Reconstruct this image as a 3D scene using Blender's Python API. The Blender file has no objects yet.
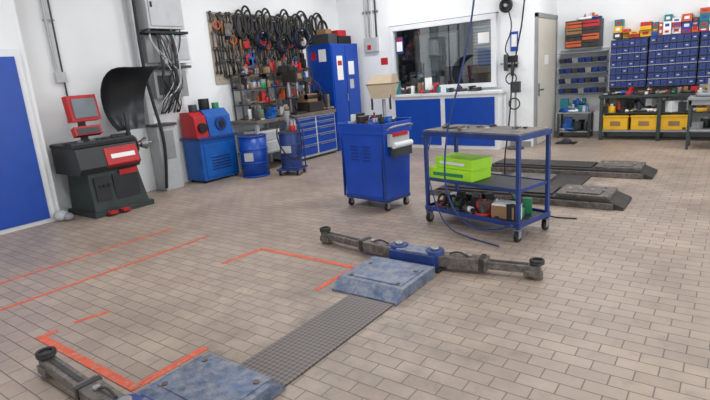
import bpy, bmesh, math, random
from mathutils import Vector, Matrix, Euler
D=bpy.data; S=bpy.context.scene
S.view_settings.view_transform='Standard'
def lin(c):
    c=c/255.0
    return c/12.92 if c<=0.04045 else ((c+0.055)/1.055)**2.4
def L(c): return (lin(c[0]),lin(c[1]),lin(c[2]),1)
# ---------------- materials ----------------
def M(name,c,rough=0.5,metal=0.0,var=0.12,scale=6.0,c2=None,thr=0.6,bump=0.0,emit=None,es=1.0,soft=0.04):
    m=D.materials.new(name); m.use_nodes=True; nt=m.node_tree; N=nt.nodes; b=N['Principled BSDF']
    b.inputs['Roughness'].default_value=rough; b.inputs['Metallic'].default_value=metal
    tc=N.new('ShaderNodeTexCoord'); nz=N.new('ShaderNodeTexNoise'); nz.inputs['Scale'].default_value=scale; nz.inputs['Detail'].default_value=5
    nt.links.new(tc.outputs['Object'],nz.inputs['Vector'])
    mp=N.new('ShaderNodeMapRange'); mp.inputs[1].default_value=0.3; mp.inputs[2].default_value=0.7; mp.inputs[3].default_value=1-var; mp.inputs[4].default_value=1+var*0.5
    nt.links.new(nz.outputs['Fac'],mp.inputs[0])
    mx=N.new('ShaderNodeVectorMath'); mx.operation='SCALE'; mx.inputs[0].default_value=L(c)[:3]
    nt.links.new(mp.outputs[0],mx.inputs['Scale'])
    out=mx.outputs[0]
    if c2:
        n2=N.new('ShaderNodeTexNoise'); n2.inputs['Scale'].default_value=scale*2.3; n2.inputs['Detail'].default_value=10; n2.inputs['Roughness'].default_value=0.75
        nt.links.new(tc.outputs['Object'],n2.inputs['Vector'])
        r=N.new('ShaderNodeMapRange'); r.inputs[1].default_value=thr-soft; r.inputs[2].default_value=thr+soft
        nt.links.new(n2.outputs['Fac'],r.inputs[0])
        mm=N.new('ShaderNodeMix'); mm.data_type='RGBA'
        nt.links.new(r.outputs[0],mm.inputs[0]); nt.links.new(out,mm.inputs[6]); mm.inputs[7].default_value=L(c2)
        out=mm.outputs[2]
    nt.links.new(out,b.inputs['Base Color'])
    if bump>0:
        bp=N.new('ShaderNodeBump'); bp.inputs['Strength'].default_value=bump; bp.inputs['Distance'].default_value=0.01
        nt.links.new(nz.outputs['Fac'],bp.inputs['Height']); nt.links.new(bp.outputs[0],b.inputs['Normal'])
    if emit:
        b.inputs['Emission Color'].default_value=L(emit); b.inputs['Emission Strength'].default_value=es
    return m
white=M('white_wall_paint',(230,232,233),0.7,var=0.05,scale=1.2)
ceilm=M('ceiling_paint',(226,228,228),0.8,var=0.03)
offw=M('office_wall_paint',(64,72,80),0.8,var=0.1)
wht=M('white_enamel',(220,222,224),0.4,var=0.05)
paper=M('paper',(232,232,230),0.7,var=0.03)
blue=M('blue_paint',(8,66,162),0.35,var=0.12)
blueT=M('blue_trolley_paint',(18,70,176),0.34,var=0.2,scale=4,c2=(52,72,108),thr=0.64,soft=0.08)
dblue=M('dark_blue_frame',(28,54,118),0.42,var=0.3,scale=10,c2=(74,78,88),thr=0.64,soft=0.06)
bluem=M('blue_machine',(14,86,168),0.4,var=0.2,c2=(30,60,90),thr=0.64)
navy=M('navy_bins',(22,36,84),0.45,var=0.2)
navy2=M('navy_drawer',(32,54,118),0.45,var=0.2)
worn=M('worn_blue_steel',(72,92,126),0.42,metal=0.15,var=0.35,scale=6,c2=(138,140,144),thr=0.53,bump=0.08,soft=0.14)
steel=M('dirty_steel',(118,111,106),0.5,metal=0.35,var=0.4,scale=12,c2=(68,60,56),thr=0.55,bump=0.2,soft=0.1)
lsteel=M('bright_steel',(158,157,158),0.35,metal=0.7,var=0.2)
dsteel=M('dark_steel',(60,56,55),0.5,metal=0.3,var=0.4,scale=12)
black=M('black_rubber',(20,20,22),0.55,var=0.2)
hoodm=M('hood_plastic',(34,37,42),0.35,var=0.2,scale=3)
dgrey=M('dark_grey',(56,58,62),0.5,var=0.2)
charc=M('charcoal_enamel',(40,43,46),0.4,var=0.2)
dgreen=M('dark_green_grey',(48,58,56),0.5,var=0.3)
grey=M('grey_paint',(140,142,144),0.5,var=0.12)
lgrey=M('light_grey_paint',(178,181,183),0.5,var=0.1)
red=M('red_paint',(180,30,36),0.4,var=0.12)
yellow=M('yellow_plastic',(220,170,28),0.45,var=0.12)
orange=M('orange',(190,84,38),0.5,var=0.2)
lime=M('lime_carton',(166,224,40),0.55,var=0.06)
green=M('green_plastic',(40,130,84),0.4,var=0.1)
beige=M('beige_plastic',(190,174,150),0.5,var=0.1)
brown=M('brown_card',(142,110,78),0.8,var=0.15)
wood=M('wood',(140,104,68),0.6,var=0.3,scale=9)
woodtop=M('oily_bench_top',(112,102,94),0.5,var=0.3,scale=7)
carttop=M('greasy_steel_top',(112,104,98),0.4,metal=0.2,var=0.35,scale=5,c2=(76,68,62),thr=0.56,soft=0.1)
peg=M('pegboard',(164,152,138),0.7,var=0.15)
doorm=M('door_cream',(202,198,186),0.5,var=0.05)
screen=M('screen',(112,122,130),0.25,var=0.1)
lamp=M('added_lamp_tube',(255,255,255),0.5,emit=(255,252,245),es=4)  # glowing tubes of the added lamps, all out of view
tape=M('orange_red_tape',(206,84,54),0.6,var=0.2,scale=10,c2=(160,138,122),thr=0.57,soft=0.06)
teal=M('teal_plastic',(30,110,120),0.4)
PAL=[dsteel,dsteel,steel,black,lsteel,grey,red,bluem,wht,yellow,brown,dgrey,green,orange]
PALM=[dsteel,steel,black,brown,grey,dgrey,woodtop,steel,lsteel,red]
PALB=[blue,wht,red,yellow,brown,paper,orange,teal,grey,blue,navy2,dgrey]
# floor
fm=D.materials.new('tiled_floor'); fm.use_nodes=True; nt=fm.node_tree; N=nt.nodes; b=N['Principled BSDF']
tc=N.new('ShaderNodeTexCoord')
br=N.new('ShaderNodeTexBrick'); br.offset=0.5; br.inputs['Scale'].default_value=1
br.inputs['Brick Width'].default_value=0.2; br.inputs['Row Height'].default_value=0.1
br.inputs['Mortar Size'].default_value=0.004; br.inputs['Mortar Smooth'].default_value=0.3
br.inputs['Color1'].default_value=L((173,156,141)); br.inputs['Color2'].default_value=L((160,143,129)); br.inputs['Mortar'].default_value=L((106,97,90))
nt.links.new(tc.outputs['Object'],br.inputs['Vector'])
nz=N.new('ShaderNodeTexNoise'); nz.inputs['Scale'].default_value=0.7; nz.inputs['Detail'].default_value=10; nz.inputs['Roughness'].default_value=0.7
nt.links.new(tc.outputs['Object'],nz.inputs['Vector'])
mr=N.new('ShaderNodeMapRange'); mr.inputs[1].default_value=0.32; mr.inputs[2].default_value=0.68; mr.inputs[3].default_value=0.66; mr.inputs[4].default_value=1.08
nt.links.new(nz.outputs['Fac'],mr.inputs[0])
vm=N.new('ShaderNodeVectorMath'); vm.operation='SCALE'; nt.links.new(br.outputs['Color'],vm.inputs[0]); nt.links.new(mr.outputs[0],vm.inputs['Scale'])
n3=N.new('ShaderNodeTexNoise'); n3.inputs['Scale'].default_value=6; n3.inputs['Detail'].default_value=10; n3.inputs['Roughness'].default_value=0.75
nt.links.new(tc.outputs['Object'],n3.inputs['Vector'])
m3=N.new('ShaderNodeMapRange'); m3.inputs[1].default_value=0.54; m3.inputs[2].default_value=0.72; m3.inputs[3].default_value=0; m3.inputs[4].default_value=0.55
nt.links.new(n3.outputs['Fac'],m3.inputs[0])
# oil dirt tracked around the lift pits
def dirt(cx_,cy_,r0,r1,amt):
    d=N.new('ShaderNodeVectorMath'); d.operation='DISTANCE'; d.inputs[1].default_value=(cx_,cy_,0); nt.links.new(tc.outputs['Object'],d.inputs[0])
    m=N.new('ShaderNodeMapRange'); m.inputs[1].default_value=r0; m.inputs[2].default_value=r1; m.inputs[3].default_value=amt; m.inputs[4].default_value=0; nt.links.new(d.outputs['Value'],m.inputs[0]); return m.outputs[0]
ad=N.new('ShaderNodeMath'); ad.operation='ADD'; nt.links.new(dirt(-2.05,2.3,0.3,1.7,0.9),ad.inputs[0]); nt.links.new(dirt(-2.0,6.8,0.6,2.4,0.9),ad.inputs[1])
n4=N.new('ShaderNodeTexNoise'); n4.inputs['Scale'].default_value=2.6; n4.inputs['Detail'].default_value=10; n4.inputs['Roughness'].default_value=0.72; nt.links.new(tc.outputs['Object'],n4.inputs['Vector'])
m4=N.new('ShaderNodeMapRange'); m4.inputs[1].default_value=0.42; m4.inputs[2].default_value=0.68; nt.links.new(n4.outputs['Fac'],m4.inputs[0])
mu=N.new('ShaderNodeMath'); mu.operation='MULTIPLY'; nt.links.new(ad.outputs[0],mu.inputs[0]); nt.links.new(m4.outputs[0],mu.inputs[1])
a2=N.new('ShaderNodeMath'); a2.operation='ADD'; a2.use_clamp=True; nt.links.new(mu.outputs[0],a2.inputs[0]); nt.links.new(m3.outputs[0],a2.inputs[1])
mm=N.new('ShaderNodeMix'); mm.data_type='RGBA'; nt.links.new(a2.outputs[0],mm.inputs[0]); nt.links.new(vm.outputs[0],mm.inputs[6]); mm.inputs[7].default_value=L((106,97,90))
nt.links.new(mm.outputs[2],b.inputs['Base Color'])
bp=N.new('ShaderNodeBump'); bp.inputs['Strength'].default_value=0.35; bp.inputs['Distance'].default_value=0.003; bp.invert=True
nt.links.new(br.outputs['Fac'],bp.inputs['Height']); nt.links.new(bp.outputs[0],b.inputs['Normal'])
r2=N.new('ShaderNodeMapRange'); r2.inputs[3].default_value=0.28; r2.inputs[4].default_value=0.58; nt.links.new(nz.outputs['Fac'],r2.inputs[0]); nt.links.new(r2.outputs[0],b.inputs['Roughness'])
# checker plate
ck=D.materials.new('checker_plate'); ck.use_nodes=True; nt=ck.node_tree; N=nt.nodes; b=N['Principled BSDF']
b.inputs['Metallic'].default_value=0.3; b.inputs['Roughness'].default_value=0.45
tc=N.new('ShaderNodeTexCoord'); mp=N.new('ShaderNodeMapping'); mp.inputs['Rotation'].default_value=(0,0,math.radians(45)); mp.inputs['Scale'].default_value=(44,44,44)
nt.links.new(tc.outputs['Object'],mp.inputs[0]); c=N.new('ShaderNodeTexChecker'); c.inputs['Scale'].default_value=1
nt.links.new(mp.outputs[0],c.inputs['Vector']); c.inputs['Color1'].default_value=L((112,104,100)); c.inputs['Color2'].default_value=L((84,78,76)); nt.links.new(c.outputs[0],b.inputs['Base Color'])
bp=N.new('ShaderNodeBump'); bp.inputs['Strength'].default_value=0.4; bp.inputs['Distance'].default_value=0.003; nt.links.new(c.outputs['Fac'],bp.inputs['Height']); nt.links.new(bp.outputs[0],b.inputs['Normal'])
# glass
gl=D.materials.new('window_glass'); gl.use_nodes=True; nt=gl.node_tree; N=nt.nodes
for n in list(N):
    if n.type=='BSDF_PRINCIPLED': N.remove(n)
tr=N.new('ShaderNodeBsdfTransparent'); tr.inputs[0].default_value=(0.78,0.84,0.88,1); gg=N.new('ShaderNodeBsdfGlossy'); gg.inputs['Roughness'].default_value=0.02
ms=N.new('ShaderNodeMixShader'); ms.inputs[0].default_value=0.18
nt.links.new(tr.outputs[0],ms.inputs[1]); nt.links.new(gg.outputs[0],ms.inputs[2]); nt.links.new(ms.outputs[0],[n for n in N if n.type=='OUTPUT_MATERIAL'][0].inputs[0])

# ---------------- mesh builder ----------------
class B:
    def __init__(s,name,loc=(0,0,0),rz=0.0):
        s.name=name; s.loc=Vector(loc); s.rz=math.radians(rz); s.bm=bmesh.new(); s.mats=[]
    def mi(s,m):
        if m not in s.mats: s.mats.append(m)
        return s.mats.index(m)
    def _fin(s,vs,m,smooth=False):
        i=s.mi(m); fs=set(f for v in vs for f in v.link_faces)
        for f in fs:
            f.material_index=i
            if smooth and len(f.verts)<=4: f.smooth=True
    def box(s,c,d,m,rot=None):
        R=Euler([math.radians(a) for a in rot]).to_matrix().to_4x4() if rot else Matrix.Identity(4)
        mt=Matrix.Translation(Vector(c))@R@Matrix.Diagonal((d[0],d[1],d[2],1))
        r=bmesh.ops.create_cube(s.bm,size=1,matrix=mt); s._fin(r['verts'],m); return s
    def b2(s,a,b,m):
        return s.box([(a[i]+b[i])/2 for i in range(3)],[abs(b[i]-a[i]) for i in range(3)],m)
    def frust(s,c0,d0,c1,d1,m):
        v=[]
        for c,d in ((c0,d0),(c1,d1)):
            for sx,sy in ((-1,-1),(1,-1),(1,1),(-1,1)):
                v.append(s.bm.verts.new((c[0]+sx*d[0]/2,c[1]+sy*d[1]/2,c[2])))
        for f in ((3,2,1,0),(4,5,6,7),(0,1,5,4),(1,2,6,5),(2,3,7,6),(3,0,4,7)): s.bm.faces.new([v[i] for i in f])
        s._fin(v,m); return s
    def cyl(s,p0,p1,r,m,r2=None,seg=18):
        p0=Vector(p0);p1=Vector(p1);d=p1-p0
        q=d.to_track_quat('Z','Y').to_matrix().to_4x4()
        mt=Matrix.Translation((p0+p1)/2)@q
        k=bmesh.ops.create_cone(s.bm,cap_ends=True,segments=seg,radius1=r,radius2=r if r2 is None else r2,depth=d.length,matrix=mt)
        s._fin(k['verts'],m,True); return s
    def sph(s,c,r,m,sc=(1,1,1)):
        mt=Matrix.Translation(Vector(c))@Matrix.Diagonal((sc[0],sc[1],sc[2],1))
        k=bmesh.ops.create_uvsphere(s.bm,u_segments=18,v_segments=10,radius=r,matrix=mt); s._fin(k['verts'],m,True); return s
    def tube(s,pts,r,m,closed=False,seg=8,smooth=0):
        P=[Vector(p) for p in pts]
        for _ in range(smooth):
            Q=[]
            n=len(P)
            for i in range(n if closed else n-1):
                a=P[i];c=P[(i+1)%n]; Q+= [a*0.75+c*0.25,a*0.25+c*0.75]
            if not closed: Q=[P[0]]+Q+[P[-1]]
            P=Q
        n=len(P); rings=[]; prev=None
        for i in range(n):
            a=P[i-1] if (i>0 or closed) else P[i]; c=P[(i+1)%n] if (i<n-1 or closed) else P[i]
            t=(c-a).normalized() if (c-a).length>1e-9 else Vector((0,0,1))
            if prev is None:
                ref=Vector((0,0,1)) if abs(t.z)<0.9 else Vector((1,0,0)); u=t.cross(ref).normalized()
            else:
                u=(prev-t*prev.dot(t)); u=u.normalized() if u.length>1e-6 else t.orthogonal().normalized()
            prev=u; w=t.cross(u)
            rings.append([s.bm.verts.new(P[i]+(u*math.cos(2*math.pi*k/seg)+w*math.sin(2*math.pi*k/seg))*r) for k in range(seg)])
        vs=[v for g in rings for v in g]
        for i in range(n if closed else n-1):
            g=rings[i];h=rings[(i+1)%n]
            for k in range(seg): s.bm.faces.new((g[k],g[(k+1)%seg],h[(k+1)%seg],h[k]))
        if not closed:
            s.bm.faces.new(list(reversed(rings[0]))); s.bm.faces.new(rings[-1])
        s._fin(vs,m,True); return s
    def ring(s,c,r,rt,m,axis='x',sc=(1,1),seg=28):
        pts=[]
        for k in range(seg):
            a=2*math.pi*k/seg; u=r*sc[0]*math.cos(a); w=r*sc[1]*math.sin(a)
            pts.append({'x':(c[0],c[1]+u,c[2]+w),'y':(c[0]+u,c[1],c[2]+w),'z':(c[0]+u,c[1]+w,c[2])}[axis])
        return s.tube(pts,rt,m,closed=True)
    def prism(s,pts,axis,a,b,m):
        def mk(p,t): return {'x':(t,p[0],p[1]),'y':(p[0],t,p[1]),'z':(p[0],p[1],t)}[axis]
        A=[s.bm.verts.new(mk(p,a)) for p in pts]; C=[s.bm.verts.new(mk(p,b)) for p in pts]; n=len(pts)
        s.bm.faces.new(A); s.bm.faces.new(list(reversed(C)))
        for i in range(n): s.bm.faces.new((A[i],C[i],C[(i+1)%n],A[(i+1)%n]))
        s._fin(A+C,m); return s
    def caster(s,x,y,r=0.05,ang=0,m=black):
        z=r; s.cyl((x-0.015,y,z),(x+0.015,y,z),r,m,seg=20); s.cyl((x-0.018,y,z),(x+0.018,y,z),r*0.45,lsteel,seg=14)
        s.box((x-0.024,y,z+r*0.55),(0.006,r*1.0,r*1.5),lsteel); s.box((x+0.024,y,z+r*0.55),(0.006,r*1.0,r*1.5),lsteel)
        s.box((x,y,z+r*1.3),(0.06,0.06,0.008),lsteel)
    def clutter(s,x0,x1,y0,y1,z,n,h,pal,seed,sz=1.0):
        R=random.Random(seed)
        for i in range(n):
            x=R.uniform(x0,x1);y=R.uniform(y0,y1);m=R.choice(pal);k=R.random();hh=R.uniform(0.25,1)*h;w=R.uniform(0.025,0.07)*sz
            if k<0.3: s.box((x,y,z+hh/2),(w*1.6,w*1.2,hh),m,(0,0,R.uniform(0,90)))
            elif k<0.5:
                s.cyl((x,y,z),(x,y,z+hh*0.75),w*0.6,m,seg=14); s.cyl((x,y,z+hh*0.75),(x,y,z+hh),w*0.25,R.choice(pal),seg=10)
            elif k<0.65: s.ring((x,y,z+w*0.3),w*1.3,w*0.3,m,'z',seg=14)
            elif k<0.8:
                a=R.uniform(0,3.1); d=Vector((math.cos(a),math.sin(a),0))*w*2.2; p=Vector((x,y,z+w*0.5)); s.cyl(p-d,p+d,w*0.33,m,seg=10); s.cyl(p-d*0.3,p+d*0.3,w*0.5,R.choice(pal),seg=12)
            else:
                s.cyl((x,y,z),(x,y,z+hh*0.5),w,m,seg=16); s.cyl((x,y,z+hh*0.5),(x,y,z+hh*0.62),w*0.7,R.choice(pal),seg=16)
        return s
    def done(s,bevel=0.004,parent=None):
        me=D.meshes.new(s.name); bmesh.ops.recalc_face_normals(s.bm,faces=s.bm.faces[:]); s.bm.to_mesh(me); s.bm.free()
        for m in s.mats: me.materials.append(m)
        o=D.objects.new(s.name,me); S.collection.objects.link(o); o.location=s.loc; o.rotation_euler=(0,0,s.rz)
        if bevel: 
            k=o.modifiers.new('bevel','BEVEL'); k.width=bevel; k.segments=2; k.limit_method='ANGLE'; k.angle_limit=math.radians(50)
        return o
CZ=4.0
# ---------------- room shell ----------------
B('floor').b2((-7.65,-3,-0.1),(4.6,12.9,0),fm).done(0)
B('ceiling').b2((-7.65,-3,CZ),(4.6,12.9,CZ+0.1),ceilm).done(0)
B('wall_left').b2((-7.65,2.95,0),(-7.55,9.95,CZ),white).done(0)
B('wall_entry').b2((-7.65,-3,0),(-7.2,2.95,CZ),white).done(0)
w=B('wall_back')
w.b2((-7.55,9.85,0),(-6.08,9.95,CZ),white).b2((-3.82,9.85,0),(-3.19,9.95,CZ),white).b2((-6.08,9.85,0),(-3.82,9.95,1.2),white).b2((-6.08,9.85,2.48),(-3.82,9.95,CZ),white).done(0)
B('wall_return').b2((-3.19,9.85,0),(-3.09,11.4,CZ),white).done(0)
B('wall_far').b2((-3.19,11.4,0),(4.6,11.5,CZ),white).done(0)
w=B('wall_right'); w.b2((4.5,-3,0),(4.6,0,CZ),white).b2((4.5,8.5,0),(4.6,11.5,CZ),white).b2((4.5,0,3.6),(4.6,8.5,CZ),white).b2((4.5,4.0,0),(4.6,4.5,3.6),white).done(0)
w=B('wall_front'); w.b2((-7.65,-3.1,0),(-5.5,-3,CZ),white).b2((3.5,-3.1,0),(4.6,-3,CZ),white).b2((-5.5,-3.1,3.5),(3.5,-3,CZ),white).b2((-1.3,-3.1,0),(-0.8,-3,3.5),white).done(0)
B('wall_office').b2((-7.65,12.8,0),(-3.19,12.9,CZ),offw).b2((-7.65,9.95,0),(-7.6,12.8,CZ),offw).b2((-3.24,9.95,0),(-3.19,12.8,CZ),offw).done(0)
B('baseboard_back').b2((-6.8,9.83,0),(-5.95,9.85,0.1),grey).b2((-3.5,9.83,0),(-3.1,9.85,0.1),grey).done(0)
B('baseboard_far').b2((-3.09,11.38,0),(4.5,11.4,0.1),grey).done(0)
d=B('door_1'); x=-7.2
d.b2((x,1.0,0),(x+0.05,2.87,2.2),wht)
for a,c in ((1.06,1.94),(1.96,2.79)): d.b2((x+0.05,a,0.06),(x+0.075,c,2.11),blue)
d.box((x+0.09,1.90,1.05),(0.03,0.03,0.14),dgrey); d.done()
d=B('door_2'); x=-3.09
d.b2((x,9.95,0),(x+0.05,10.03,2.44),grey).b2((x,11.2,0),(x+0.05,11.28,2.44),grey).b2((x,9.95,2.37),(x+0.05,11.28,2.45),grey).b2((x,10.03,0.01),(x+0.035,11.2,2.37),doorm)
d.cyl((x+0.03,10.14,1.05),(x+0.09,10.14,1.05),0.012,lsteel).box((x+0.09,10.19,1.05),(0.015,0.14,0.025),dgrey).box((x+0.038,10.14,1.05),(0.006,0.06,0.24),dgrey).box((x+0.038,10.6,1.6),(0.004,0.25,0.18),paper).done()
w=B('window_1')
for a,c in (((-6.14,9.78,2.42),(-3.76,9.85,2.52)),((-6.14,9.78,1.16),(-3.76,9.85,1.25)),((-6.14,9.78,1.25),(-6.04,9.85,2.42)),((-3.86,9.78,1.25),(-3.76,9.85,2.42))): w.b2(a,c,wht)
w.b2((-6.17,9.83,2.52),(-3.73,9.85,2.535),dblue)
w.b2((-6.04,9.86,1.25),(-3.86,9.87,2.42),gl).done(0.003)
# office interior
o=B('office_desk'); o.b2((-6.4,10.1,0.72),(-4.0,10.8,0.76),wood)
for xx in (-6.3,-4.1):
    for yy in (10.15,10.75): o.b2((xx-0.03,yy-0.03,0),(xx+0.03,yy+0.03,0.72),dgrey)
o.done()
o=B('computer_monitor',(-4.75,10.4,0.761),10); o.box((0,0,0.01),(0.25,0.2,0.02),black).box((0,0.02,0.15),(0.04,0.04,0.3),black).box((0,0,0.62),(0.7,0.05,0.46),black).box((0,-0.027,0.62),(0.65,0.004,0.41),dgrey); o.done()
o=B('computer_monitor',(-5.6,10.4,0.761),-15); o.box((0,0,0.01),(0.25,0.2,0.02),black).box((0,0.02,0.15),(0.04,0.04,0.3),black).box((0,0,0.6),(0.55,0.05,0.4),grey).box((0,-0.027,0.6),(0.5,0.004,0.35),screen); o.done()
o=B('office_reflection_panel'); o.b2((-7.2,12.74,1.5),(-5.9,12.79,2.5),lgrey).b2((-7.15,12.73,1.55),(-5.95,12.74,2.45),paper); o.done()  # pale panel added to stand in for bright reflections in the glass
o=B('office_reflection_slats')  # pale slats added as another bright patch behind the glass
for k in range(12): o.b2((-5.5,12.74,1.6+k*0.08),(-4.7,12.78,1.66+k*0.08),paper)
o.b2((-5.52,12.78,1.55),(-4.68,12.795,2.6),grey); o.done(0)
o=B('office_cabinet'); o.b2((-4.5,12.3,0),(-3.3,12.79,2.0),dgrey).b2((-4.48,12.28,0.05),(-3.92,12.3,1.95),grey).b2((-3.88,12.28,0.05),(-3.32,12.3,1.95),grey).done()
o=B('added_office_lamp'); o.b2((-5.9,11.4,3.9),(-4.7,11.6,3.99),wht).b2((-5.85,11.43,3.88),(-4.75,11.57,3.9),lamp); o.done()  # unseen fixture, added along with the office fill light
# notices
B('wall_notice').b2((-3.5,9.835,1.8),(-3.36,9.85,2.15),blue).b2((-3.48,9.833,1.88),(-3.38,9.836,2.1),paper).done(0)
B('paper_notice').b2((-6.02,9.852,1.95),(-5.84,9.859,2.3),navy2).b2((-6.0,9.85,2.0),(-5.86,9.852,2.2),paper).b2((-6.0,9.85,2.22),(-5.86,9.852,2.27),red).done(0)
B('paper_notice').b2((-4.15,9.853,2.0),(-3.92,9.859,2.2),paper).done(0)
B('calendar').b2((-6.42,9.84,1.5),(-6.24,9.85,1.9),paper).b2((-6.42,9.838,1.75),(-6.24,9.841,1.9),red).done(0)
# counter
c=B('reception_counter'); c.b2((-5.88,9.36,0),(-3.56,9.77,1.06),wht).b2((-5.92,9.32,1.06),(-3.52,9.77,1.11),wht)
c.b2((-5.80,9.345,0.07),(-4.75,9.36,1.0),blue).b2((-4.65,9.345,0.07),(-3.63,9.36,1.0),blue)
c.done()
o=B('counter_clutter',(0,0,0)); o.clutter(-5.8,-4.4,9.42,9.66,1.112,30,0.32,[paper,black,dgrey,wht,teal,red,brown,dsteel],5,1.3); o.done(0.002)
o=B('office_telephone',(-4.1,9.55,1.112),-10); o.frust((0,0,0),(0.2,0.2),(0,0.02,0.07),(0.18,0.14),black).box((-0.06,0,0.085),(0.05,0.2,0.03),black).box((0.04,-0.02,0.068),(0.08,0.1,0.006),grey); o.done()
# lights
EN=0.82
def area(name,loc,rot,sx,sy,e,col):
    l=D.lights.new(name,'AREA'); l.shape='RECTANGLE'; l.size=sx; l.size_y=sy; l.energy=e; l.color=col
    lo=D.objects.new(name,l); lo.location=loc; lo.rotation_euler=[math.radians(a) for a in rot]; S.collection.objects.link(lo)
for i,(lx,ly,en) in enumerate([(-5.5,1.5,48),(-5.5,5.5,60),(-2,1.5,44),(-2,5.5,60),(-5.5,8.4,72),(1.5,3.5,50),(1.0,8.6,78),(-1.8,9.2,78)]):  # unseen ceiling fixtures, added to light the workshop evenly
    o=B('added_ceiling_lamp',(lx,ly,CZ-0.12)); o.box((0,0,0.09),(1.5,0.16,0.06),wht).cyl((-0.7,0.04,0.03),(0.7,0.04,0.03),0.02,lamp).cyl((-0.7,-0.04,0.03),(0.7,-0.04,0.03),0.02,lamp)
    o.box((-0.72,0,0.04),(0.03,0.14,0.06),wht).box((0.72,0,0.04),(0.03,0.14,0.06),wht); o.done()
    area('added_tube_light',(lx,ly,CZ-0.16),(0,0,0),1.4,0.3,en*EN,(0.99,0.99,1))
area('office_fill_light',(-5.3,11.5,3.85),(0,0,0),1.1,0.15,14,(1,1,1))  # added fill that brightens the things behind the office window
area('daylight_fill_right',(4.45,4.25,1.8),(0,90,0),3.4,8,240*EN,(0.95,0.98,1))  # area lamp added in an unseen wall opening, stands in for daylight
area('daylight_fill_front',(-1,-2.95,1.8),(90,0,0),8.5,3.3,125*EN,(0.95,0.98,1))  # same kind of added daylight fill, behind the camera
# ---------------- floor tape ----------------
def strip(b,p,q,w,dz=0):
    p=Vector((p[0],p[1],0));q=Vector((q[0],q[1],0));d=q-p
    b.box(((p+q)/2)+Vector((0,0,0.0012+dz/2)),(d.length,w,0.002+dz),tape,(0,0,math.degrees(math.atan2(d.y,d.x))))
t=B('floor_tape_line'); strip(t,(-5.24,0.6),(-5.21,3.3),0.04); t.done(0)
t=B('floor_tape_line'); strip(t,(-4.54,0.4),(-4.53,3.28),0.04); t.done(0)
t=B('floor_tape_line'); strip(t,(-3.74,1.46),(-3.68,1.70),0.04); t.done(0)
t=B('floor_tape_bracket'); strip(t,(-3.68,2.78),(-3.64,3.215),0.045); strip(t,(-3.66,3.24),(-2.50,3.24),0.05,0.001); strip(t,(-2.51,3.21),(-2.50,2.72),0.045); t.done(0)
t=B('floor_tape_bracket'); strip(t,(-3.75,1.23),(-2.54,1.23),0.055,0.001); strip(t,(-2.56,1.265),(-2.56,1.72),0.055); strip(t,(-3.73,1.265),(-3.72,1.34),0.05); t.done(0)
# ---------------- front lift ----------------
B('checker_floor_plate').b2((-2.2,1.66,0),(-1.82,2.76,0.012),ck).done(0.002)
def ramp(name,y0,y1,flip):
    b=B(name); z1=0.085
    if flip: prof=[(y0,0),(y1,0),(y1,0.02),(y1-0.10,z1),(y0,z1)]
    else: prof=[(y0,0),(y0,0.02),(y0+0.10,z1),(y1,z1),(y1,0)]
    b.prism(prof,'x',-2.38,-1.80,worn)
    ym=(y0+y1)/2
    b.b2((-2.34,ym-0.15,z1),(-1.84,ym+0.2,z1+0.006),worn)
    for k in range(2):
        for s_ in (-1,1): b.cyl((-2.3+k*0.42,ym+s_*0.13,z1+0.006),(-2.3+k*0.42,ym+s_*0.13,z1+0.014),0.018,steel)
    b.done(0.008)
ramp('lift_base_cover',2.77,3.36,False); ramp('lift_base_cover',1.14,1.65,True)
def pad(b,x,y,z=0.1):
    b.cyl((x,y,z-0.05),(x,y,z+0.03),0.03,lsteel); b.cyl((x,y,z+0.03),(x,y,z+0.05),0.055,dsteel,seg=24); b.ring((x,y,z+0.055),0.045,0.011,black,'z'); b.cyl((x,y,0),(x,y,z-0.03),0.045,steel)
def arm(name,cy,sgn,offL,offR):
    b=B(name)
    b.box((-2.05,cy-sgn*0.08,0.075),(0.42,0.14,0.13),dblue).box((-2.05,cy-sgn*0.05,0.145),(0.3,0.16,0.015),worn)
    for sx in (-1,1):
        x0=-2.05+sx*0.17; x1=-2.12-0.5 if sx<0 else -1.5; x2=-3.16 if sx<0 else -1.10
        yb=cy-sgn*0.04; ye=yb+(offL if sx<0 else offR)
        P=lambda x:yb+(ye-yb)*(x-x0)/(x2-x0)
        b.cyl((x0,yb,0.02),(x0,yb,0.165),0.075,dblue,seg=24); b.cyl((x0,yb,0.165),(x0,yb,0.185),0.035,lsteel)
        a=math.degrees(math.atan2(ye-yb,x2-x0))
        b.box(((x0+x1)/2,P((x0+x1)/2),0.085),(abs(x1-x0)+0.1,0.12,0.09),steel,(0,0,a))
        xm=(x1+x2)/2; b.box((xm,P(xm),0.08),(abs(x2-x1)+0.06,0.08,0.06),steel,(0,0,a))
        b.box((xm,P(xm),0.113),(abs(x2-x1)-0.12,0.03,0.008),dsteel,(0,0,a))
        b.box((x1,P(x1),0.085),(0.04,0.135,0.105),dsteel,(0,0,a))
        b.cyl((x1-sx*0.1,P(x1-sx*0.1),0.13),(x1-sx*0.1,P(x1-sx*0.1),0.15),0.02,lsteel)
        b.tube([(x0+sx*0.12,P(x0)+0.02,0.14),(x0+sx*0.2,P(x0)+0.02,0.17),(x0+sx*0.28,P(x0)+0.02,0.14)],0.008,dsteel,smooth=1)
        pad(b,x2,ye,0.09)
        b.box((x2-sx*0.03,P(x2-sx*0.03),0.05),(0.12,0.11,0.05),steel,(0,0,a))
    b.box((-2.05,cy-sgn*0.06,0.015),(0.5,0.16,0.03),dsteel)
    b.done(0.006)
arm('vehicle_lift_arm',3.56,1,0.14,0.14)
arm('vehicle_lift_arm',0.97,-1,0.04,-0.1)
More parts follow.
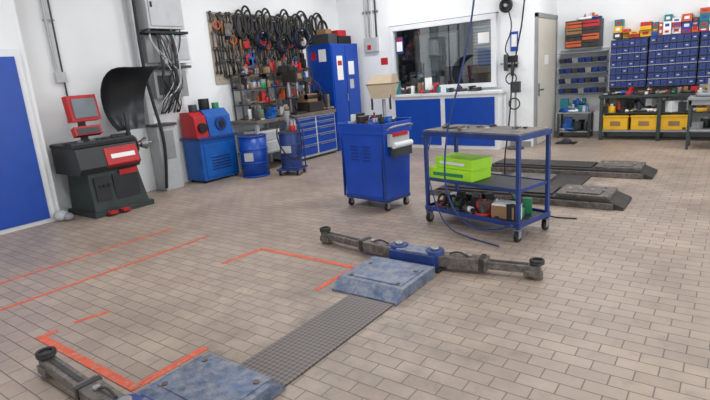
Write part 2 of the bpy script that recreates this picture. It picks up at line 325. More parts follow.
# ---------------- rear lift ----------------
def plat(y0,y1,x0,x1):
    b=B('low_lift_platform'); z=0.1
    b.prism([(x0,0),(x1,0),(x1,0.03),(x1-0.16,z),(x0+0.16,z),(x0,0.03)],'y',y0,y1,dsteel)
    b.b2((x0+0.2,y0+0.06,z),(x1-0.75,y1-0.06,z+0.02),dsteel)
    b.b2((x1-0.7,y0+0.03,z),(x1-0.14,y1-0.03,z+0.035),steel)
    b.b2((x1-0.6,y0+0.08,z+0.035),(x1-0.25,y1-0.08,z+0.05),steel)
    b.b2((x0,y0-0.03,0),(x1-0.1,y0,0.07),steel)
    for k in range(4): b.cyl((x1-0.6+k*0.12,(y0+y1)/2,z+0.05),(x1-0.6+k*0.12,(y0+y1)/2,z+0.06),0.02,lsteel)
    b.done(0.006)
plat(5.78,6.3,-3.15,-0.85); plat(7.42,7.95,-3.1,-0.78)
B('lift_floor_plate').b2((-2.7,6.32,0),(-1.5,7.38,0.02),dsteel).b2((-2.5,6.5,0.02),(-1.9,7.2,0.05),steel).done(0.003)
# ---------------- tool trolley ----------------
TH=1.0
t=B('tool_trolley',(-3.48,5.09,0),-8); w,dp=0.72,0.47
t.box((0,0,0.13),(w-0.04,dp-0.04,0.04),dblue)
t.frust((0,0,0.13),(w-0.06,dp-0.04),(0,0,TH-0.09),(w,dp),blueT)
t.box((0,0,TH-0.05),(w+0.03,dp+0.03,0.08),blueT)
t.box((0,-dp/2-0.01,TH+0.01),(w+0.03,0.02,0.05),blueT).box((0,dp/2+0.005,TH+0.02),(w+0.03,0.02,0.07),blueT).box((-w/2-0.005,0,TH+0.01),(0.02,dp,0.05),blueT).box((w/2+0.005,0,TH+0.01),(0.02,dp,0.05),blueT)
t.box((0,0,TH-0.005),(w-0.02,dp-0.02,0.01),dsteel)
t.box((-0.0,-dp/2+0.008,0.5),(w-0.12,0.02,0.66),blueT,(-1.4,0,0))
t.box((w/2-0.03,-dp/2+0.0,0.5),(0.012,0.03,0.72),dblue,(-1.4,0,0)).box((-w/2+0.03,-dp/2+0.0,0.5),(0.012,0.03,0.72),dblue,(-1.4,0,0))
for k in range(5):
    for q in range(2): t.box((-0.12+q*0.2,-dp/2-0.0075,0.6+k*0.04),(0.12,0.004,0.008),navy)
t.box((w/2+0.03,-0.02,0.84),(0.05,0.34,0.14),lgrey).box((w/2+0.045,-0.02,0.9),(0.05,0.26,0.04),red).box((w/2+0.05,0.0,0.7),(0.08,0.3,0.1),dgrey).cyl((w/2+0.07,-0.16,0.78),(w/2+0.07,0.16,0.78),0.035,wht)
t.tube([(w/2,-0.2,0.95),(w/2+0.09,-0.2,1.0),(w/2+0.09,0.2,1.0),(w/2,0.2,0.95)],0.012,lsteel,smooth=1)
for sx in (-1,1):
    for sy in (-1,1): t.caster(sx*(w/2-0.06),sy*(dp/2-0.06),0.045)
t.done(0.012)
o=B('hand_tools',(-3.48,5.09,TH+0.001),-8); o.clutter(-0.25,0.25,-0.14,0.14,0,38,0.15,[dsteel,black,lsteel,wht,bluem,dgrey,red],11,0.95); o.done(0.002)
# ---------------- blue cart ----------------
ang=math.degrees(math.atan2(-0.29,1.11)); ca=math.radians(ang)
cx=(-2.57-1.32)/2-0.02; cy=(4.66+4.88)/2
W,Dp,Ht=1.14,0.52,0.98
t=B('workshop_cart',(cx,cy,0),ang)
for sx in (-1,1):
    for sy in (-1,1):
        t.box((sx*(W/2-0.02),sy*(Dp/2-0.02),(Ht+0.1)/2),(0.035,0.035,Ht-0.1),dblue); t.caster(sx*(W/2-0.03),sy*(Dp/2-0.03),0.05)
def tray(z,h,mt,inn,w=W,dd=Dp):
    t.box((0,0,z),(w,dd,0.02),mt)
    t.box((0,-dd/2,z+h/2-0.01),(w,0.012,h),dblue).box((0,dd/2,z+h/2-0.01),(w,0.012,h),dblue).box((-w/2,0,z+h/2-0.01),(0.012,dd,h),dblue).box((w/2,0,z+h/2-0.01),(0.012,dd,h),dblue)
    if inn: t.box((0,0,z+0.013),(w-0.03,dd-0.03,0.006),inn)
tray(Ht-0.04,0.05,dblue,carttop); tray(0.47,0.035,dblue,dgrey,W-0.04,Dp-0.04); tray(0.15,0.05,dblue,dgrey)
t.box((0,0,Ht),(W-0.02,Dp-0.02,0.02),carttop)
t.tube([(-W/2+0.02,-Dp/2+0.03,Ht-0.08),(-W/2-0.06,-Dp/2+0.03,Ht-0.06),(-W/2-0.06,Dp/2-0.03,Ht-0.06),(-W/2+0.02,Dp/2-0.03,Ht-0.08)],0.012,dblue,smooth=1)
t.done(0.003)
o=B('lime_carton',(cx,cy,0.488),ang)
o.box((-0.27,-0.05,0.055),(0.54,0.32,0.11),lime,(0,0,2)).box((-0.23,-0.04,0.165),(0.50,0.29,0.105),lime,(0,0,-4)).box((-0.25,-0.19,0.165),(0.34,0.004,0.03),wht,(0,0,-4)).box((-0.29,-0.212,0.05),(0.38,0.004,0.035),green,(0,0,2)); o.done(0.003)
o=B('power_tools',(cx,cy,0.168),ang)
o.clutter(-0.48,0.48,-0.17,0.17,0,54,0.16,[dsteel,black,dgrey,steel,black,red,green,lsteel,wht],21,1.1)
o.box((0.33,-0.1,0.07),(0.22,0.2,0.12),brown,(0,0,10)).box((0.32,-0.1,0.135),(0.2,0.18,0.02),paper,(0,0,10))
o.cyl((0.02,-0.12,0.08),(0.16,-0.1,0.08),0.055,red).cyl((0.16,-0.1,0.08),(0.2,-0.095,0.08),0.035,black).cyl((0.0,-0.0,0.05),(0.14,0.03,0.05),0.04,green)
for k in range(5): o.ring((-0.42+k*0.07,-0.16,0.08),0.06,0.012,[black,dsteel][k%2],'x')
o.done(0.002)
o=B('scattered_hand_tools',(cx,cy,0.991),ang); o.clutter(-0.45,0.45,-0.15,0.2,0.0,16,0.022,[dsteel,steel,carttop,lgrey,black],4,0.6); o.done(0.002)
o=B('hanging_air_hose'); o.tube([(-1.93,4.60,CZ),(-1.93,4.60,2.6),(-1.96,4.58,2.1),(-2.07,4.5,1.5),(-2.17,4.46,1.15),(-2.22,4.44,0.85),(-2.24,4.44,0.5),(-2.15,4.42,0.25),(-1.95,4.36,0.1),(-1.7,4.3,0.12),(-1.5,4.26,0.2)],0.009,dblue,smooth=2); o.done(0)
o=B('hanging_cable'); o.tube([(-1.70,5.3,CZ),(-1.72,5.3,2.2),(-1.86,5.28,1.5),(-1.88,5.26,1.0),(-1.95,5.25,0.5),(-1.86,5.25,0.15),(-1.5,5.25,0.012),(-1.2,5.3,0.012)],0.008,black,smooth=2); o.done(0)
o=B('cart_cable'); o.tube([(-2.45,4.6,0.93),(-2.47,4.5,0.7),(-2.38,4.45,0.35),(-2.2,4.38,0.05),(-1.9,4.3,0.012),(-1.6,4.2,0.012)],0.007,dblue,smooth=2); o.done(0)
# ---------------- wheel balancer ----------------
w=B('wheel_balancer')
w.b2((-7.4,3.14,0),(-6.64,4.0,0.07),dgreen)
w.frust((-7.03,3.57,0.07),(0.66,0.78),(-7.03,3.54,0.58),(0.56,0.7),dgreen)
w.b2((-6.64,3.30,0.03),(-6.54,3.40,0.06),red).b2((-6.64,3.48,0.03),(-6.54,3.58,0.06),red).b2((-6.66,3.28,0.0),(-6.6,3.6,0.03),black)
w.prism([(-7.38,0.58),(-6.72,0.58),(-6.66,0.66),(-6.72,0.92),(-7.38,0.98)],'y',3.08,3.92,charc)
w.prism([(-6.715,0.60),(-6.645,0.665),(-6.70,0.885),(-6.76,0.9)],'y',3.44,3.90,red)
w.box((-6.668,3.68,0.77),(0.01,0.34,0.06),paper,(0,-13,0))
w.b2((-6.76,3.50,0.14),(-6.71,3.86,0.52),charc).b2((-6.74,3.24,0.2),(-6.70,3.44,0.52),charc)
w.b2((-6.715,3.6,0.5),(-6.70,3.86,0.57),red)
for k in range(3): w.cyl((-6.7,3.3+k*0.06,0.4),(-6.68,3.3+k*0.06,0.4),0.02,black)
w.b2((-7.36,3.06,0.93),(-6.74,3.94,0.97),black)
for k in range(7): w.b2((-6.98,3.1+k*0.12,0.965),(-6.78,3.12+k*0.12,1.0),dgrey)
w.b2((-6.99,3.07,0.965),(-6.97,3.93,1.01),dgrey).b2((-6.78,3.07,0.965),(-6.76,3.93,1.0),dgrey)
w.clutter(-6.95,-6.8,3.12,3.88,0.97,16,0.06,[lsteel,black,dsteel],9,0.6)
w.cyl((-6.98,3.92,0.84),(-6.98,4.03,0.84),0.09,dgrey); w.cyl((-6.98,4.03,0.84),(-6.98,4.32,0.84),0.022,lsteel); w.cyl((-6.98,4.14,0.84),(-6.98,4.22,0.84),0.05,lsteel,r2=0.09); w.cyl((-6.98,4.03,0.84),(-6.98,4.05,0.84),0.13,steel)
w.box((-7.15,3.44,1.12),(0.06,0.08,0.34),dgrey).box((-7.12,3.44,1.26),(0.2,0.3,0.03),red)
w.box((-7.06,3.44,1.42),(0.10,0.42,0.34),red,(0,-8,8)).box((-7.006,3.45,1.425),(0.02,0.33,0.25),screen,(0,-8,8))
w.box((-7.0,3.42,1.12),(0.1,0.36,0.12),red,(0,-20,0)).box((-6.948,3.42,1.13),(0.01,0.3,0.08),dgrey,(0,-20,0))
w.b2((-7.36,3.92,0.1),(-7.28,4.2,1.0),dgrey)
bm=w.bm; yc=4.18; prof=[]
for k in range(13):
    a=math.radians(-35+k*11.0); prof.append((-6.67-0.60*math.cos(a),1.36+0.56*math.sin(a)))
widths=[0.22,0.26,0.29,0.315,0.33,0.345,0.355,0.36,0.36,0.355,0.345,0.32,0.28]; nu=10; outer=[];inner=[]
for (px,pz),wd in zip(prof,widths):
    ro=[];ri=[]
    for j in range(nu+1):
        u=-1+2*j/nu; bul=0.12*(1-u**4)
        ro.append(bm.verts.new((px-bul,yc+u*wd-0.02,pz))); ri.append(bm.verts.new((px-bul+0.018,yc+u*wd*0.96-0.02,pz)))
    outer.append(ro);inner.append(ri)
n=len(prof); hf=[]
for i in range(n-1):
    for j in range(nu):
        hf.append(bm.faces.new((outer[i][j],outer[i][j+1],outer[i+1][j+1],outer[i+1][j]))); hf.append(bm.faces.new((inner[i][j],inner[i+1][j],inner[i+1][j+1],inner[i][j+1])))
    for j in (0,nu): hf.append(bm.faces.new((outer[i][j],outer[i+1][j],inner[i+1][j],inner[i][j])))
for i in (0,n-1):
    for j in range(nu): hf.append(bm.faces.new((outer[i][j],inner[i][j],inner[i][j+1],outer[i][j+1])))
hi=w.mi(hoodm)
for f in hf: f.smooth=True; f.material_index=hi
w.tube([(-7.28,4.12,0.9),(-7.24,4.14,1.05),(-7.24,4.14,1.3)],0.03,dgrey)
w.b2((-7.32,4.07,0.6),(-7.24,4.17,0.95),dgrey)
w.done(0.008)
o=B('rag'); o.sph((-7.05,2.9,0.07),0.08,lgrey,(1,1.2,0.9)); o.sph((-6.98,2.95,0.05),0.06,grey,(1,1.1,0.9)); o.done(0)
# ---------------- electrical / cable column ----------------
c=B('cable_column'); c.b2((-7.54,4.62,0),(-7.25,4.95,1.02),lgrey).b2((-7.53,4.6,1.02),(-7.22,4.97,1.06),dgrey).b2((-7.5,4.62,1.06),(-7.42,4.7,CZ),lgrey).b2((-7.25,4.68,0.5),(-7.24,4.89,0.95),grey)
c.tube([(-7.22,4.6,0.05),(-7.2,4.66,0.5),(-7.2,4.68,0.9),(-7.28,4.66,1.3),(-7.32,4.60,1.9),(-7.31,4.62,3.0),(-7.33,4.64,CZ)],0.024,black,smooth=2); c.done(0.006)
e=B('electrical_box'); e.b2((-7.54,4.78,2.5),(-7.27,5.42,3.2),lgrey).b2((-7.27,4.82,2.54),(-7.255,5.38,3.16),lgrey).box((-7.25,4.86,2.85),(0.02,0.03,0.08),black)
e.b2((-7.54,5.02,1.98),(-7.36,5.55,2.42),wht).b2((-7.36,5.07,2.03),(-7.345,5.5,2.37),lgrey).cyl((-7.345,5.2,2.25),(-7.31,5.2,2.25),0.03,red).b2((-7.54,4.76,2.0),(-7.4,4.98,2.4),grey).b2((-7.54,4.8,1.45),(-7.38,5.4,1.86),grey).b2((-7.38,4.85,1.5),(-7.37,5.1,1.8),dgrey).box((-7.37,5.25,1.65),(0.02,0.12,0.12),lsteel)
e.b2((-7.54,4.72,2.43),(-7.3,5.5,2.47),black).b2((-7.54,4.8,1.90),(-7.34,5.5,1.94),dgrey)
RR=random.Random(3)
for k in range(14):
    y0=4.8+RR.uniform(0,0.6); y1=4.78+RR.uniform(0,0.65); y2=4.75+RR.uniform(0,0.5)
    e.tube([(-7.36,y0,2.5),(-7.29,y0+RR.uniform(-.1,.1),2.3),(-7.27,(y0+y1)/2,RR.uniform(1.85,2.1)),(-7.31,y1,RR.uniform(1.6,1.8)),(-7.36,y2,RR.uniform(1.25,1.5)),(-7.5,y2,1.2)],RR.choice([0.007,0.01,0.013]),[black,dgrey,black,lgrey][k%4],smooth=2)
e.done(0.006)
o=B('wall_conduit'); o.cyl((-7.52,3.42,1.9),(-7.52,3.42,CZ),0.018,lgrey).cyl((-7.52,3.5,1.5),(-7.52,3.5,CZ),0.012,dgrey).box((-7.52,3.46,1.85),(0.06,0.14,0.14),lgrey).box((-7.53,3.46,2.6),(0.03,0.15,0.02),lsteel); o.tube([(-7.5,3.5,1.5),(-7.45,3.55,1.3),(-7.42,3.6,1.05)],0.01,black,smooth=1); o.done()
# ---------------- blue machine cabinet ----------------
g=B('parts_washer_cabinet')
g.b2((-7.5,5.22,0.04),(-7.04,5.97,0.72),bluem).b2((-7.53,5.19,0.72),(-7.0,6.0,0.76),dblue).b2((-7.04,5.28,0.1),(-7.025,5.91,0.64),bluem)
for k in range(5): g.b2((-7.025,5.4,0.2+k*0.05),(-7.02,5.8,0.22+k*0.05),navy)
for yy in (5.27,5.92):
    for xx in (-7.46,-7.08): g.b2((xx-0.02,yy-0.02,0),(xx+0.02,yy+0.02,0.04),black)
g.prism([(-7.48,0.76),(-7.08,0.76),(-7.12,1.1),(-7.25,1.18),(-7.48,1.18)],'y',5.22,5.46,red)
g.prism([(-7.48,0.76),(-7.06,0.76),(-7.1,1.08),(-7.22,1.2),(-7.48,1.2)],'y',5.465,5.96,bluem)
g.cyl((-7.14,5.34,0.92),(-7.04,5.34,0.92),0.08,black).cyl((-7.1,5.72,0.95),(-7.05,5.72,0.95),0.11,dblue).cyl((-7.06,5.72,0.95),(-7.03,5.72,0.95),0.05,black).cyl((-7.3,5.37,1.18),(-7.3,5.37,1.3),0.07,dgrey).cyl((-7.32,5.62,1.2),(-7.32,5.62,1.38),0.09,black).cyl((-7.3,5.84,1.2),(-7.3,5.84,1.3),0.06,green); g.done()
d=B('oil_drum',(-6.68,6.04,0)); d.cyl((0,0,0.01),(0,0,0.70),0.235,blue,seg=32)
for z in (0.01,0.24,0.47,0.69): d.ring((0,0,z+0.01),0.236,0.012,blue,'z')
d.cyl((0,0,0.70),(0,0,0.708),0.215,dsteel,seg=32).box((0.10,-0.218,0.36),(0.16,0.006,0.14),lgrey,(0,0,25)).cyl((0.08,0.05,0.708),(0.08,0.05,0.73),0.03,lsteel); d.done(0)
j=B('oil_pump_trolley',(-6.1,6.35,0),20); j.box((0,0,0.10),(0.42,0.4,0.03),dblue)
for sx in (-1,1):
    for sy in (-1,1): j.caster(sx*0.16,sy*0.15,0.04)
j.cyl((0,0,0.115),(0,0,0.72),0.18,dblue,seg=28)
for z in (0.13,0.32,0.52,0.71): j.ring((0,0,z),0.182,0.01,dblue,'z')
j.cyl((0,0,0.72),(0,0,0.74),0.185,dgrey).cyl((0,0,0.74),(0,0,1.0),0.025,lsteel).cyl((0,0,0.9),(0,0,1.08),0.05,grey).tube([(0.03,0,1.0),(0.2,-0.05,0.95),(0.25,-0.05,0.5),(0.18,-0.1,0.25),(0.0,-0.24,0.35),(-0.15,-0.22,0.7),(-0.1,-0.1,0.95)],0.012,black,smooth=2)
j.tube([(-0.18,0.18,0.1),(-0.18,0.18,0.95),(0.18,0.18,0.95),(0.18,0.18,0.1)],0.013,dblue,smooth=1).box((0,-0.185,0.45),(0.18,0.02,0.12),lgrey).cyl((0.1,-0.05,0.74),(0.1,-0.05,0.84),0.05,red); j.done()
# ---------------- workbench ----------------
b=B('workbench'); x0,x1=-7.52,-6.8
b.b2((x0,6.28,0.86),(x1+0.03,8.55,0.92),woodtop)
b.b2((x0,7.25,0.05),(x1,8.52,0.86),lgrey)
for bank,(ya,yb) in enumerate(((7.30,7.86),(7.92,8.48))):
    hs=[0.1,0.1,0.13,0.17,0.2]; z=0.83
    for hh in hs:
        b.b2((x1,ya,z-hh+0.008),(x1+0.018,yb,z),blue); b.b2((x1+0.018,ya+0.04,z-0.035),(x1+0.032,yb-0.04,z-0.015),lsteel); z-=hh+0.01
for yy in (6.33,7.2):
    for xx in (x0+0.04,x1-0.04): b.b2((xx-0.03,yy-0.03,0),(xx+0.03,yy+0.03,0.86),lgrey)
b.b2((x0,6.33,0.3),(x1,7.2,0.33),grey).b2((x0+0.03,7.27,0),(x1-0.03,8.5,0.05),dgrey); b.done()
o=B('bench_drawer_box'); o.b2((-7.3,6.4,0.331),(-6.86,6.9,0.72),wht).b2((-6.86,6.44,0.36),(-6.85,6.86,0.5),lgrey).b2((-6.86,6.44,0.53),(-6.85,6.86,0.68),lgrey).clutter(-7.3,-6.9,6.97,7.12,0.331,8,0.2,PAL,3); o.done()
v=B('bench_vise',(-6.93,6.78,0.921),-90); v.cyl((0,0,0),(0,0,0.04),0.11,bluem).box((0,0,0.10),(0.12,0.2,0.14),bluem).box((0,-0.12,0.15),(0.17,0.04,0.1),dsteel).box((0,-0.04,0.16),(0.17,0.04,0.1),dsteel).cyl((0,-0.24,0.1),(0,0,0.1),0.018,lsteel).cyl((-0.13,-0.23,0.1),(0.13,-0.23,0.1),0.009,lsteel).box((0,0.1,0.17),(0.1,0.1,0.06),bluem); v.done()
v=B('bench_drill_press',(-6.98,7.5,0.921)); v.box((0,0,0.02),(0.38,0.26,0.04),dsteel).cyl((-0.1,0,0.04),(-0.1,0,0.86),0.04,lsteel).box((0.02,0,0.72),(0.38,0.2,0.2),dsteel).box((0.21,0,0.72),(0.01,0.12,0.1),brown).cyl((0.12,0,0.62),(0.12,0,0.46),0.035,lsteel).cyl((0.12,0,0.46),(0.12,0,0.3),0.012,lsteel).cyl((-0.02,0,0.3),(-0.02,0,0.33),0.15,dsteel).tube([(0.15,0.1,0.66),(0.24,0.24,0.56)],0.012,black).sph((0.24,0.24,0.56),0.026,red).box((-0.12,0,0.88),(0.24,0.18,0.12),dgrey).cyl((0.0,0,0.82),(0.0,0,0.93),0.09,black); v.done()
v=B('valve_grinder',(-7.0,8.0,0.921)); v.box((0,0,0.1),(0.34,0.42,0.2),dsteel).box((0,-0.05,0.28),(0.25,0.3,0.16),brown).cyl((0.08,-0.2,0.3),(0.08,0.2,0.3),0.06,dsteel).cyl((0.08,0.14,0.3),(0.08,0.19,0.3),0.12,black,seg=24).cyl((-0.05,0,0.36),(-0.05,0,0.62),0.04,dsteel).box((-0.05,0,0.64),(0.14,0.25,0.1),dgrey).tube([(0.0,0.1,0.65),(0.15,0.2,0.5),(0.17,0.1,0.3)],0.012,black,smooth=1); v.done()
s=B('bench_parts_rack')
for yy in (6.42,7.3,8.42):
    for xx in (-7.47,-7.25): s.b2((xx-0.012,yy-0.012,0.921),(xx+0.012,yy+0.012,1.74),dgrey)
for z in (1.18,1.46,1.73): s.b2((-7.49,6.4,z),(-7.23,8.44,z+0.015),dgrey)
s.clutter(-7.38,-7.28,6.5,8.35,0.922,34,0.24,PALM,34,1.15); s.clutter(-7.38,-7.28,6.5,8.35,1.196,46,0.24,PALM+[green,orange],35,1.15); s.clutter(-7.38,-7.28,6.5,8.35,1.476,52,0.24,PALM+[green,bluem],36,1.15); s.clutter(-7.38,-7.28,6.5,8.35,1.746,50,0.24,PALM+[red,orange],37,1.1); s.done(0.002)
o=B('engine_parts'); o.clutter(-7.06,-6.88,6.36,6.56,0.921,16,0.28,PALM+[green,wht,green],33,1.1); o.done(0.003)
o=B('engine_parts'); o.clutter(-7.06,-6.88,7.04,7.24,0.921,16,0.34,PALM,31,1.1); o.done(0.003)
o=B('engine_parts'); o.clutter(-7.06,-6.88,8.36,8.46,0.921,10,0.4,PALM,39,1.0); o.done(0.003)
# pegboard
p=B('tool_pegboard'); p.b2((-7.548,6.12,1.6),(-7.53,8.5,2.84),peg)
for i in range(24):
    for k in range(11): p.box((-7.529,6.2+i*0.098,1.68+k*0.11),(0.004,0.012,0.012),dgrey)
p.done(0)
def wrench(b,y,z,l,m,tilt=0):
    a=math.radians(tilt); d=Vector((0,math.sin(a),-math.cos(a)))
    p=Vector((-7.505,y,z)); q=p+d*l
    b.cyl((-7.53,y,z),(-7.48,y,z),0.005,lsteel,seg=8)
    b.ring(p,0.026,0.011,m,'x',seg=12); b.cyl(p+d*0.025,q,0.014,m,seg=8); b.box(q+d*0.015,(0.018,0.054,0.044),m,(-tilt,0,0))
R=random.Random(8)
o=B('hanging_hand_tools')
for row,(z,n) in enumerate(((2.79,32),(2.5,34),(2.22,36),(1.98,34))):
    for i in range(n):
        if row==0 and i>14: break
        y=6.17+i*2.29/n+R.uniform(-0.012,0.012); wrench(o,y,z+R.uniform(-0.03,0.03),0.12+0.15*abs(math.sin(i*0.5+row)),R.choice([dsteel,dgrey,black,dsteel,steel,black]),R.uniform(-6,6))
for i in range(60):
    y=6.2+R.uniform(0,2.25); z=R.choice([2.7,2.4,2.1,2.0])+R.uniform(-0.06,0.06); m=R.choice([red,black,bluem,orange,dsteel,dgrey,black,steel])
    X_=-7.46; k=R.random()
    if k<0.2: o.cyl((X_,y,z),(X_,y,z-0.26),0.016,wood,seg=8).box((X_,y,z),(0.03,0.13,0.05),dsteel)
    elif k<0.5: o.tube([(X_,y-0.035,z-0.2),(X_,y-0.02,z-0.08),(X_,y+0.01,z)],0.012,m,smooth=1).tube([(X_,y+0.035,z-0.2),(X_,y+0.02,z-0.08),(X_,y-0.01,z)],0.012,m,smooth=1)
    elif k<0.75: o.box((X_,y,z-0.1),(0.04,R.uniform(0.06,0.14),R.uniform(0.1,0.22)),m,(R.uniform(-15,15),0,0))
    else: o.ring((X_,y,z-0.07),0.07,0.014,m,'x')
    o.cyl((-7.53,y,z-0.005),(X_+0.01,y,z-0.005),0.006,lsteel)
o.done(0)
for i in range(15):
    y=6.75+i*0.17; o=B('drive_belt'); zz=2.64+0.08*math.sin(i*2.1)
    o.ring((-7.42,y,zz),0.19,0.02,black,'x',(0.6+0.35*R.random(),1.0+0.35*R.random())); o.ring((-7.44,y+0.06,zz-0.05),0.15,0.017,[dgrey,black][i%2],'x',(0.7,1.5)); o.cyl((-7.53,y,zz+0.14),(-7.38,y,zz+0.14),0.008,lsteel); o.done(0)
for (y,z,r) in ((8.32,2.38,0.2),(7.2,2.35,0.16),(7.75,2.25,0.15)):
    o=B('coiled_air_hose') 
    for k in range(4): o.ring((-7.38+k*0.022,y,z+0.01*k),r-0.006*k,0.014,[black,dblue][k==2],'x')
    o.cyl((-7.53,y,z+r-0.03),(-7.3,y,z+r-0.03),0.012,lsteel); o.done(0)
# ---------------- tall blue cabinet ----------------
c=B('tool_cabinet'); c.b2((-7.5,8.64,0),(-6.87,9.6,2.25),blue).b2((-6.87,8.67,0.08),(-6.855,9.11,2.2),blue).b2((-6.87,9.13,0.08),(-6.855,9.57,2.2),blue)
c.b2((-6.855,8.8,1.5),(-6.85,9.0,2.0),paper).b2((-6.85,8.83,1.8),(-6.848,8.97,1.9),red).b2((-6.855,9.2,1.6),(-6.85,9.4,1.88),paper).b2((-6.855,9.22,1.3),(-6.85,9.36,1.5),lgrey).b2((-6.85,9.07,1.05),(-6.83,9.1,1.2),lsteel)
c.b2((-7.2,8.636,1.9),(-7.0,8.64,2.15),paper).b2((-7.4,8.636,1.95),(-7.28,8.64,2.1),red); c.done()
o=B('cabinet_top_boxes'); o.b2((-7.4,8.7,2.251),(-6.95,9.0,2.46),dgrey).b2((-7.35,9.05,2.251),(-6.95,9.5,2.42),black).b2((-7.3,9.1,2.42),(-7.0,9.4,2.54),red).b2((-7.3,8.75,2.46),(-7.05,8.95,2.56),brown); o.done()
o=B('wall_pipes')
for k in range(4): o.cyl((-6.75+k*0.09,9.81,2.3),(-6.75+k*0.09,9.81,CZ),0.02,[lgrey,grey,wht,dgrey][k])
o.box((-6.62,9.82,2.9),(0.4,0.05,0.03),lsteel).b2((-6.8,9.78,2.05),(-6.45,9.849,2.35),lgrey).b2((-6.72,9.775,2.1),(-6.62,9.78,2.2),red); o.done()
# ---------------- oil drainer (beige bowl) ----------------
o=B('waste_oil_drainer',(-4.95,7.6,0),10); o.cyl((0,0,0.1),(0,0,0.6),0.2,blue,seg=28).cyl((0,0,0.6),(0,0,1.14),0.03,lsteel)
o.frust((0,0,1.16),(0.34,0.28),(0,0,1.40),(0.46,0.38),beige).frust((0,0,1.40),(0.46,0.38),(0.03,0.05,1.56),(0.36,0.24),beige).box((-0.17,-0.12,1.12),(0.03,0.03,0.3),dsteel).box((0.17,-0.12,1.12),(0.03,0.03,0.3),dsteel).tube([(-0.23,-0.18,1.4),(-0.23,0.18,1.4),(0.23,0.18,1.4),(0.23,-0.18,1.4)],0.015,brown,closed=True)
for a in range(3): o.caster(0.2*math.cos(a*2.1),0.2*math.sin(a*2.1),0.04)
o.cyl((0,0,0.08),(0,0,0.1),0.25,dgrey); o.done(0.03)
# ---------------- wall hung tools between window and door ----------------
o=B('wall_hung_hose_reel'); o.b2((-3.66,9.80,2.55),(-3.5,9.849,2.8),dgrey).ring((-3.55,9.74,2.62),0.1,0.03,black,'y').cyl((-3.55,9.849,2.62),(-3.55,9.7,2.62),0.03,lsteel)
o.tube([(-3.5,9.72,2.55),(-3.42,9.74,2.2),(-3.6,9.76,1.85),(-3.5,9.78,1.7)],0.012,black,smooth=2)
o.b2((-3.62,9.80,1.5),(-3.36,9.849,1.72),black).cyl((-3.56,9.76,1.45),(-3.56,9.76,1.75),0.04,dgrey).cyl((-3.44,9.77,1.35),(-3.44,9.77,1.6),0.03,dsteel).ring((-3.46,9.76,1.3),0.1,0.012,black,'y').box((-3.5,9.78,1.58),(0.34,0.05,0.03),lsteel); o.done(0.003)
o=B('tyre_inflator_stand',(-3.3,9.55,0)); o.cyl((0,0,0),(0,0,0.03),0.16,dgrey).cyl((0,0,0.03),(0,0,1.1),0.02,grey).box((0,0,1.15),(0.16,0.12,0.2),dgrey).ring((0,-0.07,0.85),0.1,0.012,black,'y'); o.done()
# ---------------- right bay ----------------
b=B('storage_bench'); b.b2((-2.12,10.78,0.80),(1.6,11.38,0.85),dgreen)
for xx in (-2.07,-1.1,-0.1,0.75,1.55):
    for yy in (10.83,11.32): b.b2((xx-0.03,yy-0.03,0),(xx+0.03,yy+0.03,0.8),dgreen)
b.b2((-2.1,10.82,0.16),(1.58,11.34,0.19),grey).b2((-2.1,10.82,0.50),(1.58,11.34,0.52),dgreen); b.done()
def crate(name,x,y,z,w,d,h,m):
    o=B(name,(x,y,z)); t=0.012
    o.box((0,0,t/2),(w,d,t),m).box((0,-d/2+t/2,h/2),(w,t,h),m).box((0,d/2-t/2,h/2),(w,t,h),m).box((-w/2+t/2,0,h/2),(t,d,h),m).box((w/2-t/2,0,h/2),(t,d,h),m)
    o.box((0,-d/2-0.004,h-0.02),(w+0.02,0.015,0.03),m).box((0,d/2+0.004,h-0.02),(w+0.02,0.015,0.03),m).box((0,-d/2-0.003,h*0.45),(w*0.4,0.006,h*0.3),brown); o.clutter(-w/2+0.06,w/2-0.06,-d/2+0.06,d/2-0.06,t,5,h*1.0,PALM,int(x*100)); o.done(0.003)
for k,x in enumerate((-1.82,-1.34,-0.86)): crate('yellow_crate',x,11.05,0.191,0.44,0.42,0.28,yellow)
o=B('bench_shelf_supplies'); o.clutter(-2.0,1.4,10.9,11.2,0.521,110,0.26,[yellow,brown,paper,grey,dgrey,wht,black,brown,dgrey,red],14,1.8); o.done(0.003)
o=B('lower_shelf_supplies'); o.clutter(-0.5,1.4,10.9,11.2,0.191,36,0.28,[brown,dgrey,wht,black,yellow,red],15,2.0); o.done(0.003)
o=B('bench_top_supplies'); o.clutter(-2.0,1.5,10.84,11.0,0.851,90,0.14,PAL,16,1.4); o.done(0.003)
def bins(name,x0,x1,z0,z1,rows,cols,ma,mb,y0=11.06,y1=11.395):
    b=B(name); b.b2((x0,y0+0.03,z0),(x1,y1,z1),ma)
    dz=(z1-z0-0.02)/rows; dx=(x1-x0-0.02)/cols
    for r in range(rows):
        b.b2((x0,y0,z0+0.005+r*dz),(x1,y0+0.03,z0+0.02+r*dz),grey if r%2 else dgrey)
        for c_ in range(cols):
            xx=x0+0.01+c_*dx; zz=z0+0.02+r*dz
            b.b2((xx+0.006,y0,zz),(xx+dx-0.006,y0+0.03,zz+dz*0.72),mb); b.b2((xx+dx*0.3,y0-0.003,zz+dz*0.3),(xx+dx*0.7,y0,zz+dz*0.45),[lgrey,navy,dgrey][(r+c_*2)%3])
    b.done(0.002)
bins('parts_bin_cabinet',-2.0,-1.38,0.97,1.86,7,6,navy,navy2); bins('parts_bin_cabinet',-1.36,-0.6,0.97,1.88,7,7,navy,navy2); bins('parts_bin_cabinet',-0.58,0.3,0.97,1.88,7,8,navy,navy2); bins('parts_bin_cabinet',0.32,1.2,0.97,1.88,7,8,navy,navy2)
b=B('bin_cabinet_plinth'); b.b2((-2.0,11.12,0.851),(1.2,11.38,0.969),dsteel); b.done()
o=B('parts_cartons'); R=random.Random(5); x=-1.98
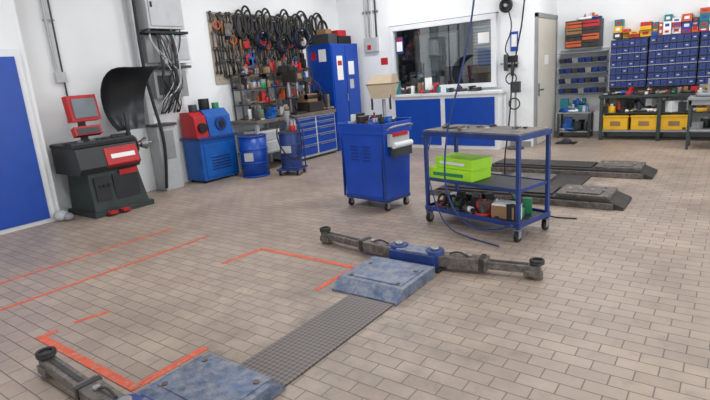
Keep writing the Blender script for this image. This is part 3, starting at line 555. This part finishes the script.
while x<1.15:
    w_=R.uniform(0.07,0.2); z=1.881
    for lvl in range(R.choice([2,3,3,4])):
        h_=R.uniform(0.05,0.13); dd=R.uniform(0.16,0.26); o.box((x+w_/2,11.38-dd/2,z+h_/2),(w_-0.008,dd,h_),R.choice(PALB)); o.box((x+w_/2,11.38-dd-0.002,z+h_/2),(w_*0.5,0.004,h_*0.4),R.choice([wht,red,blue,yellow])); z+=h_
    x+=w_
o.done(0.002)
b=B('wall_bin_rack'); b.b2((-3.0,11.38,0.85),(-2.08,11.399,1.75),lgrey)
for k in range(5):
    z=0.88+k*0.2; b.b2((-3.0,11.15,z),(-2.08,11.38,z+0.015),grey)
    for i in range(7):
        x=-2.96+i*0.125; m=[navy2,navy,dblue,dgrey,grey][(i*3+k)%5]
        if k<4: b.frust((x+0.06,11.22,z+0.015),(0.10,0.16),(x+0.06,11.2,z+0.11),(0.115,0.2),m)
b.done(0.003)
o=B('supply_stand'); o.b2((-2.95,11.0,0.5),(-2.3,11.35,0.53),grey)
for xx in (-2.92,-2.33):
    for yy in (11.03,11.32): o.b2((xx-0.02,yy-0.02,0),(xx+0.02,yy+0.02,0.5),dgrey)
o.b2((-2.93,11.02,0.12),(-2.32,11.33,0.14),grey); o.clutter(-2.85,-2.4,11.08,11.28,0.531,24,0.27,[wht,grey,teal,blue,lgrey,black],17,1.5); o.clutter(-2.85,-2.4,11.08,11.28,0.141,14,0.28,[dgrey,black,bluem,grey],18,1.8); o.done(0.003)
o=B('red_tool_cabinet'); o.b2((-2.85,11.12,1.78),(-2.2,11.395,2.3),dgrey)
for k in range(4):
    o.b2((-2.83,11.1,1.8+k*0.12),(-2.54,11.12,1.91+k*0.12),[orange,dsteel,brown,orange][k]).b2((-2.52,11.1,1.8+k*0.12),(-2.22,11.12,1.91+k*0.12),[dsteel,orange,dsteel,red][k]); o.b2((-2.8,11.09,1.86+k*0.12),(-2.25,11.1,1.875+k*0.12),black)
o.clutter(-2.75,-2.28,11.19,11.28,2.301,10,0.12,PALB,22,1.2); o.done()
# small grey metal bench in front of the bins
s=B('metal_work_table'); s.b2((-0.62,9.85,0.80),(0.5,10.35,0.84),grey)
for xx in (-0.58,0.46):
    for yy in (9.89,10.31): s.b2((xx-0.02,yy-0.02,0),(xx+0.02,yy+0.02,0.8),dgreen)
s.b2((-0.6,9.87,0.3),(0.48,10.33,0.32),grey).b2((-0.6,9.87,0.72),(0.48,9.88,0.8),grey); s.done()
o=B('work_table_supplies'); o.clutter(-0.5,0.4,9.97,10.24,0.841,20,0.28,[grey,lgrey,dgrey,brown,black,wht],51,1.6); o.clutter(-0.5,0.4,9.97,10.24,0.321,14,0.3,[grey,dgrey,brown,black],52,1.8); o.done(0.003)
o=B('rubber_wheel_chock'); o.b2((-2.75,10.2,0),(-2.4,10.45,0.02),black).prism([(-2.72,0.02),(-2.5,0.02),(-2.5,0.06),(-2.6,0.1)],'y',10.24,10.4,dgrey); o.done()
# ---------------- world & camera ----------------
wd=D.worlds.new('world'); S.world=wd; wd.use_nodes=True; wd.node_tree.nodes['Background'].inputs[0].default_value=(0.85,0.92,1,1); wd.node_tree.nodes['Background'].inputs[1].default_value=0.7
X=Vector((703,-73,510)).normalized();Y=Vector((385,155,-510)).normalized();Z=X.cross(Y).normalized();Y=Z.cross(X)
cam=D.cameras.new('camera'); co=D.objects.new('camera',cam); S.collection.objects.link(co)
co.matrix_world=Matrix.Translation((0,0,1.6))@Matrix((X,Y,Z)).to_4x4(); cam.sensor_width=36; cam.lens=25.86; cam.clip_end=100
S.camera=co
